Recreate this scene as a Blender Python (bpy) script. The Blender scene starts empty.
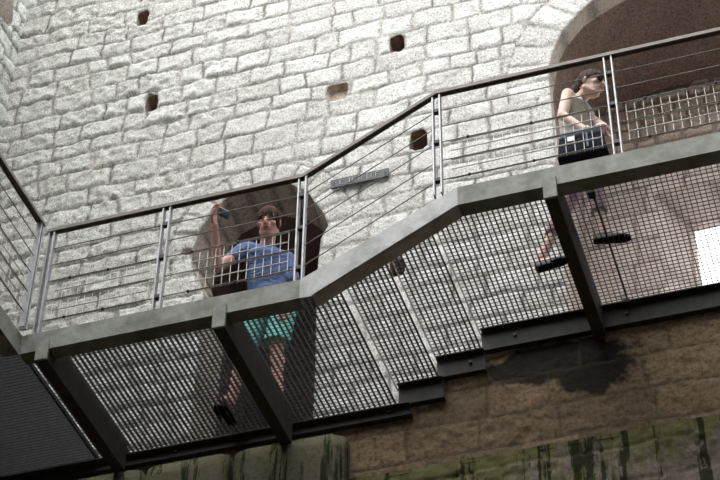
import bpy, bmesh, math, random
import numpy as np
from mathutils import Vector, Matrix, Euler

random.seed(7)
RNG = np.random.default_rng(11)
C = bpy.context.scene.collection
SC = bpy.context.scene
PI = math.pi
H = 0.544          # rise from the lower landing to the upper landing
W = 1.54           # depth of the walkway
FT = 0.163         # height of the edge beam
YW = 1.56          # face of the back wall

# ------------------------------------------------------------------ helpers
def V(*a): return Vector(a)

def wloc(o):
    l = Vector(o.location)
    while o.parent:
        o = o.parent; l += o.location
    return l

def link(name, me, m=None, parent=None, base=None):
    """link a mesh given in world coordinates; its origin goes to base (default: bottom centre)"""
    n = len(me.vertices)
    co = np.empty(n * 3); me.vertices.foreach_get('co', co); co = co.reshape(-1, 3)
    if base is None:
        lo, hi = co.min(0), co.max(0)
        base = ((lo[0] + hi[0]) / 2, (lo[1] + hi[1]) / 2, lo[2])
    base = Vector(base)
    co -= np.array(base)
    me.vertices.foreach_set('co', co.ravel()); me.update()
    o = bpy.data.objects.new(name, me); C.objects.link(o)
    if m is not None:
        me.materials.clear(); me.materials.append(m)
    if parent is not None:
        o.parent = parent; o.location = base - wloc(parent)
    else:
        o.location = base
    return o

def obj(name, bm, m, parent=None, base=None, smooth=False):
    bmesh.ops.recalc_face_normals(bm, faces=bm.faces[:])
    me = bpy.data.meshes.new(name); bm.to_mesh(me); bm.free()
    if smooth:
        me.polygons.foreach_set('use_smooth', [True] * len(me.polygons))
    return link(name, me, m, parent, base)

def tag(o, label, cat, group=None):
    o['label'] = label; o['category'] = cat
    if group: o['group'] = group
    return o

def struct(o):
    o['kind'] = 'structure'; return o

def thing(name, label, cat, loc, group=None):
    o = bpy.data.objects.new(name, None); C.objects.link(o); o.location = loc
    o.empty_display_size = .1
    return tag(o, label, cat, group)

def box(bm, x0, x1, y0, y1, z0, z1):
    vs = [bm.verts.new(p) for p in ((x0,y0,z0),(x1,y0,z0),(x1,y1,z0),(x0,y1,z0),(x0,y0,z1),(x1,y0,z1),(x1,y1,z1),(x0,y1,z1))]
    for f in ((0,3,2,1),(4,5,6,7),(0,1,5,4),(1,2,6,5),(2,3,7,6),(3,0,4,7)):
        bm.faces.new([vs[i] for i in f])
    return vs

def bevel_all(bm, w, seg=1):
    bmesh.ops.bevel(bm, geom=bm.edges[:], offset=w, segments=seg, affect='EDGES', profile=.6)

def prism(bm, prof, a, b, xdir=None):
    """sweep a 2D profile (list of (lateral, up)) from a to b; lateral = +Y like, up = Z unless sloping; ends cut vertically"""
    a, b = Vector(a), Vector(b)
    d = (b - a); dh = Vector((d.x, d.y, 0)).normalized()
    lat = Vector((-dh.y, dh.x, 0))
    A = [bm.verts.new(a + lat * u + Vector((0, 0, w))) for u, w in prof]
    B = [bm.verts.new(b + lat * u + Vector((0, 0, w))) for u, w in prof]
    n = len(prof)
    for i in range(n):
        j = (i + 1) % n
        bm.faces.new((A[i], A[j], B[j], B[i]))
    bm.faces.new(A[::-1]); bm.faces.new(B)

def frame_of(d):
    d = d.normalized()
    u = d.orthogonal().normalized() if abs(d.z) > .99 else Vector((0,0,1)).cross(d).normalized()
    return u, d.cross(u).normalized()

def tube(bm, pts, r, n=8, cap=True):
    pts = [Vector(p) for p in pts]
    rs = r if isinstance(r, (list, tuple)) else [r] * len(pts)
    rings = []
    for i, p in enumerate(pts):
        d = (pts[min(i+1, len(pts)-1)] - pts[max(i-1, 0)])
        u, v = frame_of(d)
        rings.append([bm.verts.new(p + (u*math.cos(2*PI*k/n) + v*math.sin(2*PI*k/n)) * rs[i]) for k in range(n)])
    for a, b in zip(rings, rings[1:]):
        for k in range(n):
            bm.faces.new((a[k], a[(k+1) % n], b[(k+1) % n], b[k]))
    if cap:
        bm.faces.new(rings[0][::-1]); bm.faces.new(rings[-1])

def ellipsoid(bm, c, r, mat=None, u=16, v=10):
    M = Matrix.Translation(c) @ ((mat.to_4x4()) if mat else Matrix.Identity(4)) @ Matrix.Diagonal((r[0], r[1], r[2], 1))
    bmesh.ops.create_uvsphere(bm, u_segments=u, v_segments=v, radius=1, matrix=M)

def capsule(bm, a, b, ra, rb, n=12):
    a, b = Vector(a), Vector(b)
    d = (b - a); L = d.length
    if L < 1e-5:
        ellipsoid(bm, a, (ra, ra, ra)); return
    dn = d / L
    pts, rs = [], []
    for k in range(5):
        t = PI/2 * k/4
        pts.append(a - dn*ra*math.cos(t)); rs.append(max(ra*math.sin(t), ra*.04))
    m = 4
    for k in range(1, m):
        pts.append(a + d*k/m); rs.append(ra + (rb-ra)*k/m)
    for k in range(5):
        t = PI/2 * k/4
        pts.append(b + dn*rb*math.sin(t)); rs.append(max(rb*math.cos(t), rb*.04))
    tube(bm, pts, rs, n)

def loft(bm, rings, lat, n=24, power=2.3):
    """rings: (centre, half width along lat, half depth, axis) -> closed superellipse loft"""
    lat = Vector(lat).normalized(); out = []
    for c, hw, hd in rings:
        c = Vector(c); dep = Vector((-lat.y, lat.x, 0)).normalized()
        ring = []
        for k in range(n):
            t = 2*PI*k/n; cs, sn = math.cos(t), math.sin(t)
            e = 2/power
            ring.append(bm.verts.new(c + lat*hw*math.copysign(abs(cs)**e, cs) + dep*hd*math.copysign(abs(sn)**e, sn)))
        out.append(ring)
    for a, b in zip(out, out[1:]):
        for k in range(n):
            bm.faces.new((a[k], a[(k+1) % n], b[(k+1) % n], b[k]))
    bm.faces.new(out[0][::-1]); bm.faces.new(out[-1])

def fuse(bm, voxel, smooth_it=6, fac=.5):
    """fuse overlapping closed shapes into one continuous surface"""
    bmesh.ops.recalc_face_normals(bm, faces=bm.faces[:])
    me = bpy.data.meshes.new('tmp'); bm.to_mesh(me); bm.free()
    o = bpy.data.objects.new('tmp', me); C.objects.link(o)
    r = o.modifiers.new('r', 'REMESH'); r.mode = 'VOXEL'; r.voxel_size = voxel; r.use_smooth_shade = True
    s = o.modifiers.new('s', 'SMOOTH'); s.iterations = smooth_it; s.factor = fac
    dg = bpy.context.evaluated_depsgraph_get(); dg.update()
    out = bpy.data.meshes.new_from_object(o.evaluated_get(dg))
    bpy.data.objects.remove(o); bpy.data.meshes.remove(me)
    out.polygons.foreach_set('use_smooth', [True] * len(out.polygons))
    return out

# ------------------------------------------------------------------ noise for masonry
def hash2(i, j, s):
    h = (i.astype(np.int64) * 374761393 + j.astype(np.int64) * 668265263 + s * 1442695041) & 0x7fffffff
    h = ((h ^ (h >> 13)) * 1274126177) & 0x7fffffff
    h = h ^ (h >> 16)
    return (h & 0xffff) / 65535.0
def vnoise(x, y, s=0):
    i, j = np.floor(x), np.floor(y); fx, fy = x-i, y-j
    fx = fx*fx*(3-2*fx); fy = fy*fy*(3-2*fy)
    a, b, c, d = hash2(i,j,s), hash2(i+1,j,s), hash2(i,j+1,s), hash2(i+1,j+1,s)
    return (a*(1-fx)+b*fx)*(1-fy) + (c*(1-fx)+d*fx)*fy
def fbm(x, y, s=0, o=4):
    t, a, n = 0, .5, 0
    for k in range(o):
        t = t + a*vnoise(x*2**k, y*2**k, s+k*17); n += a; a *= .55
    return t/n
def sstep(a, b, x):
    t = np.clip((x-a)/(b-a), 0, 1); return t*t*(3-2*t)

def poly_info(P, x, z):
    """inside mask, closest boundary point"""
    P = np.array(P, float); inside = np.zeros(x.shape, bool)
    best = np.full(x.shape, 1e9); cx = np.zeros(x.shape); cz = np.zeros(x.shape)
    for a, b in zip(P, np.roll(P, -1, 0)):
        cond = (a[1] > z) != (b[1] > z)
        with np.errstate(divide='ignore', invalid='ignore'):
            xi = (b[0]-a[0])*(z-a[1])/(b[1]-a[1]+1e-12)+a[0]
        inside ^= cond & (x < xi)
        d = b-a; t = np.clip(((x-a[0])*d[0]+(z-a[1])*d[1])/(d@d), 0, 1)
        px, pz = a[0]+t*d[0], a[1]+t*d[1]; dd = np.hypot(x-px, z-pz)
        m = dd < best; best[m] = dd[m]; cx[m] = px[m]; cz[m] = pz[m]
    return inside, best, cx, cz

def masonry(name, xr, zr, res, hrange, wrange, m, place, relief=.02, joint=.028, holes=(), rings=(), wob=.035, seed=1, rough=.012, top=None, worn=None):
    """dressed-stone wall: a height field of courses and blocks. place(x, z, h) -> world xyz"""
    nx = int((xr[1]-xr[0])/res)+1; nz = int((zr[1]-zr[0])/res)+1
    xs = np.linspace(xr[0], xr[1], nx); zs = np.linspace(zr[0], zr[1], nz)
    X, Z = np.meshgrid(xs, zs)
    rng = np.random.default_rng(seed)
    Zw = Z + (fbm(X*1.7, Z*1.7, seed)-.5)*wob*2 + (fbm(X*8, Z*8, seed+5, 2)-.5)*.022
    Xw = X + (fbm(X*2.3+9, Z*2.3, seed+9)-.5)*wob*2 + (fbm(X*9, Z*9, seed+6, 2)-.5)*.025
    ce = [zr[0]-.1]
    while ce[-1] < zr[1]+.3: ce.append(ce[-1]+rng.uniform(*hrange))
    ce = np.array(ce); ci = np.clip(np.searchsorted(ce, Zw)-1, 0, len(ce)-2)
    dz = np.minimum(Zw-ce[ci], ce[ci+1]-Zw)
    dx = np.zeros_like(X); bi = np.zeros(X.shape, int)
    for c in range(len(ce)-1):
        be = [xr[0]-.5-rng.uniform(0, .3)]
        while be[-1] < xr[1]+.6: be.append(be[-1]+rng.uniform(*wrange))
        be = np.array(be); mk = ci == c
        if not mk.any(): continue
        xi = Xw[mk]; k = np.clip(np.searchsorted(be, xi)-1, 0, len(be)-2)
        dx[mk] = np.minimum(xi-be[k], be[k+1]-xi); bi[mk] = k
    bid = ci*97+bi
    dist = np.minimum(dz, dx*1.0)
    for (rcx, rcz, r0, r1, n, rz0) in rings:      # voussoirs around an arch
        rr = np.hypot(X-rcx, Z-rcz)+(fbm(X*6, Z*6, seed+31, 2)-.5)*.03; an = np.arctan2(Z-rcz, X-rcx)
        mk = (rr > r0) & (rr < r1) & (Z > rz0)
        a = an/(2*PI)*n; f = a-np.floor(a)
        da = np.minimum(f, 1-f)*2*PI/n*rr; dr = np.minimum(r1-rr, .2)
        dist = np.where(mk, np.minimum(da, dr), dist); bid = np.where(mk, 90000+np.floor(a).astype(int), bid)
    r1_ = hash2(bid, bid*0+3, seed); r2_ = hash2(bid, bid*0+8, seed)
    jw = joint*(.6+.9*fbm(X*3+4, Z*3, seed+12, 2))
    face = sstep(jw*.25, jw, dist)
    wn = worn(X, Z) if worn else 1.0
    hgt = face*relief*wn*(.45+.75*r1_) + (fbm(X*14, Z*14, seed+21, 4)-.5)*rough*2*(.5+.9*r2_)*wn + (fbm(X*2, Z*2, seed+25, 3)-.5)*.02
    inside = np.zeros(X.shape, bool); PX, PZ = X.copy(), Z.copy()
    for P in holes:
        ins, bd, cx, cz = poly_info(P, X, Z)
        inside |= ins
        mv = ins; PX[mv] = cx[mv]; PZ[mv] = cz[mv]; hgt[mv] = -.005
        nr = (~ins) & (bd < res*.5); hgt[nr] *= .5
    if top is not None:
        inside |= Z > top(X)
    xyz = np.stack(place(PX, PZ, hgt), -1).reshape(-1, 3)
    idx = np.arange(nx*nz).reshape(nz, nx)
    q = np.stack([idx[:-1,:-1], idx[:-1,1:], idx[1:,1:], idx[1:,:-1]], -1).reshape(-1, 4)
    keep = ~inside.ravel()[q].all(1); q = q[keep]
    used = np.unique(q); rem = np.full(nx*nz, -1); rem[used] = np.arange(len(used))
    xyz = xyz[used]; q = rem[q]
    me = bpy.data.meshes.new(name)
    me.vertices.add(len(xyz)); me.vertices.foreach_set('co', xyz.ravel())
    me.loops.add(q.size); me.loops.foreach_set('vertex_index', q.ravel())
    me.polygons.add(len(q)); me.polygons.foreach_set('loop_start', np.arange(0, q.size, 4)); me.polygons.foreach_set('loop_total', np.full(len(q), 4))
    me.polygons.foreach_set('use_smooth', np.ones(len(q), bool))
    me.update(); me.validate()
    col = np.ones((len(xyz), 4), np.float32)
    col[:, 0] = r1_.ravel()[used]; col[:, 1] = face.ravel()[used]; col[:, 2] = r2_.ravel()[used]; col[:, 3] = np.clip(dist.ravel()[used]/.05, 0, 1)
    at = me.color_attributes.new('block', 'FLOAT_COLOR', 'POINT'); at.data.foreach_set('color', col.ravel())
    return struct(link(name, me, m))

# ------------------------------------------------------------------ materials
class NT:
    def __init__(s, name):
        s.m = bpy.data.materials.new(name); s.m.use_nodes = True; s.t = s.m.node_tree; s.t.nodes.clear()
        s.out = s.n('ShaderNodeOutputMaterial'); s.b = s.n('ShaderNodeBsdfPrincipled')
        s.l(s.b.outputs[0], s.out.inputs[0]); s.pos = s.n('ShaderNodeNewGeometry').outputs['Position']
    def n(s, t, **k):
        nd = s.t.nodes.new(t)
        for a, b in k.items(): setattr(nd, a, b)
        return nd
    def l(s, a, b): s.t.links.new(a, b)
    def noise(s, scale, detail=4, rough=.6, vec=None, dist=0, stretch=None):
        n = s.n('ShaderNodeTexNoise'); n.inputs['Scale'].default_value = scale; n.inputs['Detail'].default_value = detail
        n.inputs['Roughness'].default_value = rough; n.inputs['Distortion'].default_value = dist
        v = vec or s.pos
        if stretch:
            mp = s.n('ShaderNodeMapping'); mp.inputs['Scale'].default_value = stretch; s.l(v, mp.inputs[0]); v = mp.outputs[0]
        s.l(v, n.inputs['Vector']); return n.outputs['Fac']
    def ramp(s, f, stops):
        r = s.n('ShaderNodeValToRGB'); e = r.color_ramp.elements
        while len(e) < len(stops): e.new(.5)
        for el, (p, c) in zip(e, stops):
            el.position = p; el.color = (c, c, c, 1) if not isinstance(c, tuple) else (*c, 1)
        s.l(f, r.inputs[0]); return r.outputs[0]
    def mix(s, f, a, b, mode='MIX'):
        m = s.n('ShaderNodeMix', data_type='RGBA', blend_type=mode)
        for i, x in ((0, f), (6, a), (7, b)):
            if isinstance(x, (int, float)): m.inputs[i].default_value = x
            elif isinstance(x, tuple): m.inputs[i].default_value = (*x, 1)
            else: s.l(x, m.inputs[i])
        return m.outputs[2]
    def math(s, op, a, b=0, c=None):
        m = s.n('ShaderNodeMath', operation=op)
        for i, x in enumerate((a, b) if c is None else (a, b, c)):
            if isinstance(x, (int, float)): m.inputs[i].default_value = x
            else: s.l(x, m.inputs[i])
        return m.outputs[0]
    def bump(s, h, strength, dist):
        b = s.n('ShaderNodeBump'); b.inputs['Strength'].default_value = strength; b.inputs['Distance'].default_value = dist
        s.l(h, b.inputs['Height']); s.l(b.outputs[0], s.b.inputs['Normal'])
    def sep(s):
        a = s.n('ShaderNodeAttribute', attribute_name='block'); q = s.n('ShaderNodeSeparateColor'); s.l(a.outputs['Color'], q.inputs[0]); return q.outputs
    def xyz(s):
        q = s.n('ShaderNodeSeparateXYZ'); s.l(s.pos, q.inputs[0]); return q.outputs
    def done(s, col, rough=.85, metal=0, spec=None):
        if isinstance(col, tuple): s.b.inputs['Base Color'].default_value = (*col, 1)
        else: s.l(col, s.b.inputs['Base Color'])
        s.b.inputs['Roughness'].default_value = rough; s.b.inputs['Metallic'].default_value = metal
        if spec is not None: s.b.inputs['Specular IOR Level'].default_value = spec
        return s.m

def stone_mat(name, dark, mid, light, mortar, speck=1.0, bump=.5, crack=.6, tint=None, corner_tone=None):
    t = NT(name); at = t.n('ShaderNodeAttribute', attribute_name='block'); q = t.n('ShaderNodeSeparateColor'); t.l(at.outputs['Color'], q.inputs[0]); a = q.outputs
    big = t.noise(.9, 3); med = t.noise(6, 5, .65); fine = t.noise(34, 5, .8); grain = t.noise(75, 2, .7)
    f = t.math('ADD', t.math('MULTIPLY', a[0], .22), t.math('ADD', t.math('MULTIPLY', med, .45), t.math('MULTIPLY', big, .42)))
    col = t.mix(t.ramp(f, [(.32, 0.), (.66, 1.)]), mid, light)
    if tint: col = t.mix(t.ramp(t.noise(2.6, 4, .7), [(.52, 0.), (.68, .55)]), col, tint)
    if corner_tone:   # grey-green tone, stronger towards the corner
        mr = t.n('ShaderNodeMapRange'); t.l(t.math('ADD', t.xyz()[0], t.math('MULTIPLY', t.math('SUBTRACT', t.noise(1.1, 4), .5), 3.0)), mr.inputs[0])
        mr.inputs[1].default_value = 2.0; mr.inputs[2].default_value = -.6; mr.inputs[3].default_value = 0; mr.inputs[4].default_value = .62
        col = t.mix(mr.outputs[0], col, corner_tone)
    edge = t.math('MULTIPLY', t.ramp(t.math('ADD', a[1], t.math('MULTIPLY', t.math('SUBTRACT', t.noise(24, 4, .7), .5), .9)), [(.25, 1.), (.8, 0.)]), .8)
    col = t.mix(edge, col, mortar)
    pits = t.ramp(t.math('ADD', t.math('MULTIPLY', fine, .5), t.math('MULTIPLY', grain, .5)), [(.44, 1.), (.51, 0.)])
    patch = t.ramp(t.noise(3.2, 4, .7), [(.33, .4), (.62, 1.)])
    col = t.mix(t.math('MULTIPLY', t.math('MULTIPLY', pits, patch), .8*speck), col, dark)
    white = t.ramp(t.noise(60, 3, .75), [(.52, 0.), (.58, 1.)])
    col = t.mix(t.math('MULTIPLY', white, .6*speck), col, tuple(min(.9, c*1.12) for c in light))
    ck = t.math('MULTIPLY', t.ramp(at.outputs['Alpha'], [(.10, 1.), (.26, 0.)]), t.ramp(t.noise(2.2, 4, .7), [(.40, 0.), (.56, crack)]))  # shade of open joints put into the colour as thin dark lines
    col = t.mix(ck, col, tuple(c*.45 for c in dark))
    t.bump(t.math('ADD', t.math('MULTIPLY', fine, .6), t.math('MULTIPLY', grain, .4)), bump, .02)
    return t.done(col, .95, spec=.2)

M = {}
M['stone'] = stone_mat('pale_limestone', (.20,.19,.175), (.52,.505,.47), (.80,.79,.77), (.40,.37,.34), 1.0, .8, .75, (.43,.405,.33), (.40,.40,.33))
M['tower'] = stone_mat('tower_limestone', (.12,.115,.10), (.24,.23,.21), (.34,.33,.31), (.20,.19,.17))
M['stone_left'] = stone_mat('weathered_limestone', (.12,.125,.10), (.42,.43,.38), (.74,.75,.71), (.25,.25,.21), 1.0, .7)
M['stone_niche'] = stone_mat('pinkish_dressed_stone', (.22,.17,.15), (.52,.43,.38), (.74,.65,.60), (.30,.23,.20), .6)
M['rubble'] = stone_mat('brown_rubble_stone', (.22,.17,.14), (.62,.51,.43), (.80,.68,.60), (.36,.28,.235), .7)
M['hole_shade'] = stone_mat('shaded_hole_stone', (.10,.075,.06), (.28,.205,.16), (.42,.32,.26), (.18,.135,.11), .9)  # brown stone for the putlog holes, recess shade put into its colour

def niche_side():
    t = NT('niche_side_stone'); P = t.xyz()
    n = t.noise(3, 4); fine = t.noise(45, 5, .75); blk = t.noise(5, 3)
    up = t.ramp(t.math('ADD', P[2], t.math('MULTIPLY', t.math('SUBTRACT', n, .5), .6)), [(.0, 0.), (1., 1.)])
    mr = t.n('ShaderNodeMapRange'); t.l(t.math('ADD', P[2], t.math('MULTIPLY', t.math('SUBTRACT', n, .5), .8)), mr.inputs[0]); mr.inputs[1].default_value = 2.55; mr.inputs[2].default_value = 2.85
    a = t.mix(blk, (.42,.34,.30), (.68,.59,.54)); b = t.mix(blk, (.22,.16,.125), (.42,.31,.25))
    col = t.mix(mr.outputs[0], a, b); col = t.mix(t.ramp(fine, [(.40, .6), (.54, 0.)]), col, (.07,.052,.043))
    t.bump(fine, .8, .03); return t.done(col, .95, spec=.15)
M['niche_side'] = niche_side()

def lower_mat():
    t = NT('darkened_brown_stone'); a = t.sep(); P = t.xyz()  # brown stone; shade under the walkway put into its dark tone
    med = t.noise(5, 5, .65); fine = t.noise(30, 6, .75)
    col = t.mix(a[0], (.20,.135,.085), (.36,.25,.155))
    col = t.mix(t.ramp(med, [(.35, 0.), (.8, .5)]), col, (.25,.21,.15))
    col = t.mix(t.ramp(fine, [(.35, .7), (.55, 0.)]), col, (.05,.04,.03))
    # near-black patch with a ragged outline on the blocks under the upper landing
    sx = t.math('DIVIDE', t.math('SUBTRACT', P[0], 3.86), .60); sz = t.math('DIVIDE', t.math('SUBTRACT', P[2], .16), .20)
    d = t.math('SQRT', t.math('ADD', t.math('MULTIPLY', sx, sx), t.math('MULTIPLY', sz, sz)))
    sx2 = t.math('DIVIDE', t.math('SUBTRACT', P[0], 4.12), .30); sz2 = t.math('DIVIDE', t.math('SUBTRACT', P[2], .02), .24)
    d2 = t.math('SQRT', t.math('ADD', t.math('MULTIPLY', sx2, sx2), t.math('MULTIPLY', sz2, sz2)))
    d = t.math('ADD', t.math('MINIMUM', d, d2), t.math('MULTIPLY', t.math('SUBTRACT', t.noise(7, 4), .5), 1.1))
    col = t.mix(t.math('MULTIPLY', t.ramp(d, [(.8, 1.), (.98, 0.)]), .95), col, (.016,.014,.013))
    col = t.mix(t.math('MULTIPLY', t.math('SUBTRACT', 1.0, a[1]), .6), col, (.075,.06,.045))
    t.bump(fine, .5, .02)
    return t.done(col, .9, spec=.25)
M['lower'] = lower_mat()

def moss_mat(name, s0, s1, amount):
    t = NT(name); a = t.sep()
    med = t.noise(4, 4); fine = t.noise(32, 6, .75)
    col = t.mix(a[0], s0, s1)
    col = t.mix(t.ramp(fine, [(.35, .6), (.55, 0.)]), col, (.05,.05,.04))
    P = t.xyz()
    mr = t.n('ShaderNodeMapRange'); t.l(P[2], mr.inputs[0]); mr.inputs[1].default_value = -.95; mr.inputs[2].default_value = -.58; mr.inputs[3].default_value = -.06; mr.inputs[4].default_value = .07
    streak = t.noise(17, 5, .7, stretch=(1.0, 1.0, .10)); g = t.noise(2.2, 4)
    f = t.math('ADD', t.math('ADD', t.math('MULTIPLY', streak, .6), t.math('MULTIPLY', g, .4)), mr.outputs[0])
    col = t.mix(t.math('MULTIPLY', t.ramp(f, [(.43, 0.), (.53, 1.)]), amount), col, t.mix(t.noise(9, 3), (.10,.105,.03), (.215,.21,.075)))
    dk = t.ramp(t.math('ADD', t.math('MULTIPLY', t.noise(10, 4, .7, stretch=(1.0, 1.0, .05)), .8), t.math('MULTIPLY', t.noise(30, 4, .7, stretch=(1, 1, .2)), .2)), [(.535, 0.), (.585, .92)])
    col = t.mix(dk, col, (.022,.026,.008))
    t.bump(fine, .5, .02)
    return t.done(col, .95, spec=.15)
M['moss'] = moss_mat('mossy_stone', (.21,.18,.15), (.33,.285,.245), .85)
M['quoin'] = moss_mat('streaked_stone', (.15,.135,.10), (.23,.205,.155), .25)

def metal_mat(name, a, b, rough=.5, metal=.4, scale=14, stain=None, bump=.1):
    t = NT(name)
    n = t.noise(scale, 5, .7); col = t.mix(t.ramp(n, [(.35, 0.), (.65, 1.)]), a, b)
    if stain: col = t.mix(t.ramp(t.noise(4, 5, .7), [(.48, 0.), (.66, .8)]), col, stain)
    t.bump(t.noise(60, 3), bump, .003)
    return t.done(col, rough, metal)
M['beam'] = metal_mat('weathered_galvanised_steel', (.19,.195,.175), (.32,.325,.305), .75, .0, 7, (.14,.145,.105))
M['stringer'] = metal_mat('bright_galvanised_steel', (.42,.425,.42), (.60,.605,.60), .7, .0, 6, (.30,.295,.27))
M['steel'] = metal_mat('galvanised_post_steel', (.36,.36,.37), (.52,.52,.53), .5, .35, 30)
M['rail'] = metal_mat('brown_handrail_steel', (.17,.14,.125), (.26,.22,.20), .6, .0, 20)
M['cable'] = metal_mat('cable_steel', (.14,.13,.12), (.24,.23,.215), .5, .2, 40)
M['mesh'] = metal_mat('bright_mesh_wire', (.62,.60,.55), (.78,.76,.72), .5, .0, 40)
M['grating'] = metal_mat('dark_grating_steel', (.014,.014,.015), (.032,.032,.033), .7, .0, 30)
M['bracket'] = metal_mat('rusty_bracket_steel', (.033,.03,.025), (.06,.054,.045), .75, .0, 12, (.04,.025,.015))
M['ledger'] = metal_mat('dark_ledger_steel', (.020,.018,.018), (.04,.036,.035), .7, .0, 15)
M['black'] = metal_mat('black_rubber_block', (.015,.015,.016), (.03,.03,.03), .6, 0, 20)
M['plaque'] = metal_mat('dark_plaque_steel', (.05,.05,.054), (.13,.13,.135), .7, 0, 60)
M['plaque_letter'] = metal_mat('worn_raised_metal', (.34,.34,.35), (.46,.46,.47), .6, 0, 40)

def cloth_mat(name, a, b, scale=25, bump=.3):
    t = NT(name); n = t.noise(scale, 4); col = t.mix(n, a, b); t.bump(t.noise(7, 3, .5, dist=1.2), bump, .06); return t.done(col, .9, spec=.15)
M['tee'] = cloth_mat('blue_cotton', (.10,.145,.29), (.165,.22,.40), 25, .7)
M['teal'] = cloth_mat('teal_cotton', (.10,.37,.33), (.18,.50,.45))
M['cream'] = cloth_mat('cream_knit', (.50,.49,.42), (.66,.65,.58))
M['mauve'] = cloth_mat('mauve_trouser_cotton', (.30,.20,.24), (.42,.30,.35))
def skin_mat(name, a, b):
    t = NT(name); col = t.mix(t.noise(18, 3), a, b)
    t.b.inputs['Subsurface Weight'].default_value = .08; t.b.inputs['Subsurface Radius'].default_value = (.02,.008,.005)
    return t.done(col, .55, spec=.35)
M['skin'] = skin_mat('fair_skin', (.56,.29,.245), (.66,.38,.32))
M['skin2'] = skin_mat('pale_skin', (.64,.44,.365), (.72,.52,.44))
M['lip'] = skin_mat('lip_skin', (.42,.14,.12), (.46,.18,.15))
def hair_mat(name, a, b):
    t = NT(name); n = t.noise(42, 4, .7, stretch=(1, 1, .15)); col = t.mix(t.ramp(n, [(.35, 0.), (.65, 1.)]), a, b); t.bump(n, .9, .012); return t.done(col, .7, spec=.1)
M['hair'] = hair_mat('brown_hair', (.02,.012,.009), (.105,.062,.046))
M['hair2'] = hair_mat('ash_brown_hair', (.018,.012,.01), (.095,.068,.056))
M['eye'] = NT('dark_eye').done((.05,.04,.035), .2)
M['shoe'] = NT('black_shoe').done((.012,.012,.013), .6)
M['glass'] = NT('dark_lens').done((.008,.008,.01), .12)
M['navy'] = cloth_mat('navy_bag_cloth', (.012,.014,.022), (.025,.028,.042))
M['bagblue'] = cloth_mat('blue_grey_bag_cloth', (.16,.20,.28), (.24,.29,.38))
M['white'] = NT('white_plastic').done((.80,.80,.78), .4)
M['strap'] = NT('black_strap').done((.015,.015,.017), .7)
M['camblack'] = NT('black_camera_plastic').done((.015,.016,.02), .35)
M['camblue'] = NT('glossy_blue_screen').done((.02,.035,.05), .1)
M['silver'] = NT('silver_trim').done((.6,.62,.65), .25, .6)
M['passage'] = stone_mat('dark_passage_stone', (.16,.11,.10), (.38,.27,.25), (.50,.37,.34), (.26,.18,.17), .6)
M['soffit'] = stone_mat('arch_soffit_stone', (.10,.09,.075), (.46,.395,.34), (.64,.56,.49), (.20,.165,.14), .8)

# ------------------------------------------------------------------ masonry walls
def polypts(*p): return [tuple(q) for q in p]
DOOR = polypts((1.05,-.4),(1.05,.6),(1.06,1.5),(.95,1.78),(.91,1.95),(.97,2.23),(1.07,2.40),(1.17,2.52),(1.35,2.60),(1.55,2.62),(1.75,2.54),(1.92,2.37),(2.05,2.12),(2.09,1.98),(2.03,1.85),(2.01,1.5),(2.02,.6),(2.02,-.4))
ARC = (5.005, 3.10, 1.04)
NICHE = [(3.965,-.2)] + [(3.965, z) for z in (.6,1.2,1.8,2.4)] + [(ARC[0]-ARC[2]*math.cos(PI*k/24), ARC[1]+ARC[2]*math.sin(PI*k/24)) for k in range(25)] + [(6.045, z) for z in (2.4,1.8,1.2,.6)] + [(6.045,-.2)]
def ragged(cx, cz, w, h, s):
    r = random.Random(s); out = []
    for k in range(14):
        t = 2*PI*k/14; c, q = math.cos(t), math.sin(t)
        out.append((cx + w/2*math.copysign(abs(c)**.5, c)*r.uniform(.85,1.1), cz + h/2*math.copysign(abs(q)**.5, q)*r.uniform(.85,1.1)))
    return out
HOLES = [ragged(.18,5.15,.125,.23,1), ragged(.385,3.93,.12,.22,2), ragged(2.67,3.97,.135,.22,3), ragged(2.85,2.73,.16,.23,4), ragged(2.665,1.38,.12,.17,6)]
SHALLOW = ragged(2.13,3.52,.20,.22,5)
STUB = ragged(.87,2.01,.10,.07,8)
back = masonry('wall_back', (-1.2,6.4), (-.25,6.7), .0145, (.17,.235), (.20,.46), M['stone'],
    lambda x, z, h: (x, YW - h, z), holes=[DOOR, NICHE] + HOLES + [SHALLOW, STUB], rings=[(ARC[0],ARC[1],ARC[2]-.1,ARC[2]+.36,34,2.9), (1.5,2.02,.5,.80,22,1.95)], seed=4, relief=.008, rough=.009, joint=.03, wob=.045,
    worn=lambda x, z: 1+1.6*sstep(2.2, .2, x+(z-4)*.1))

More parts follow.
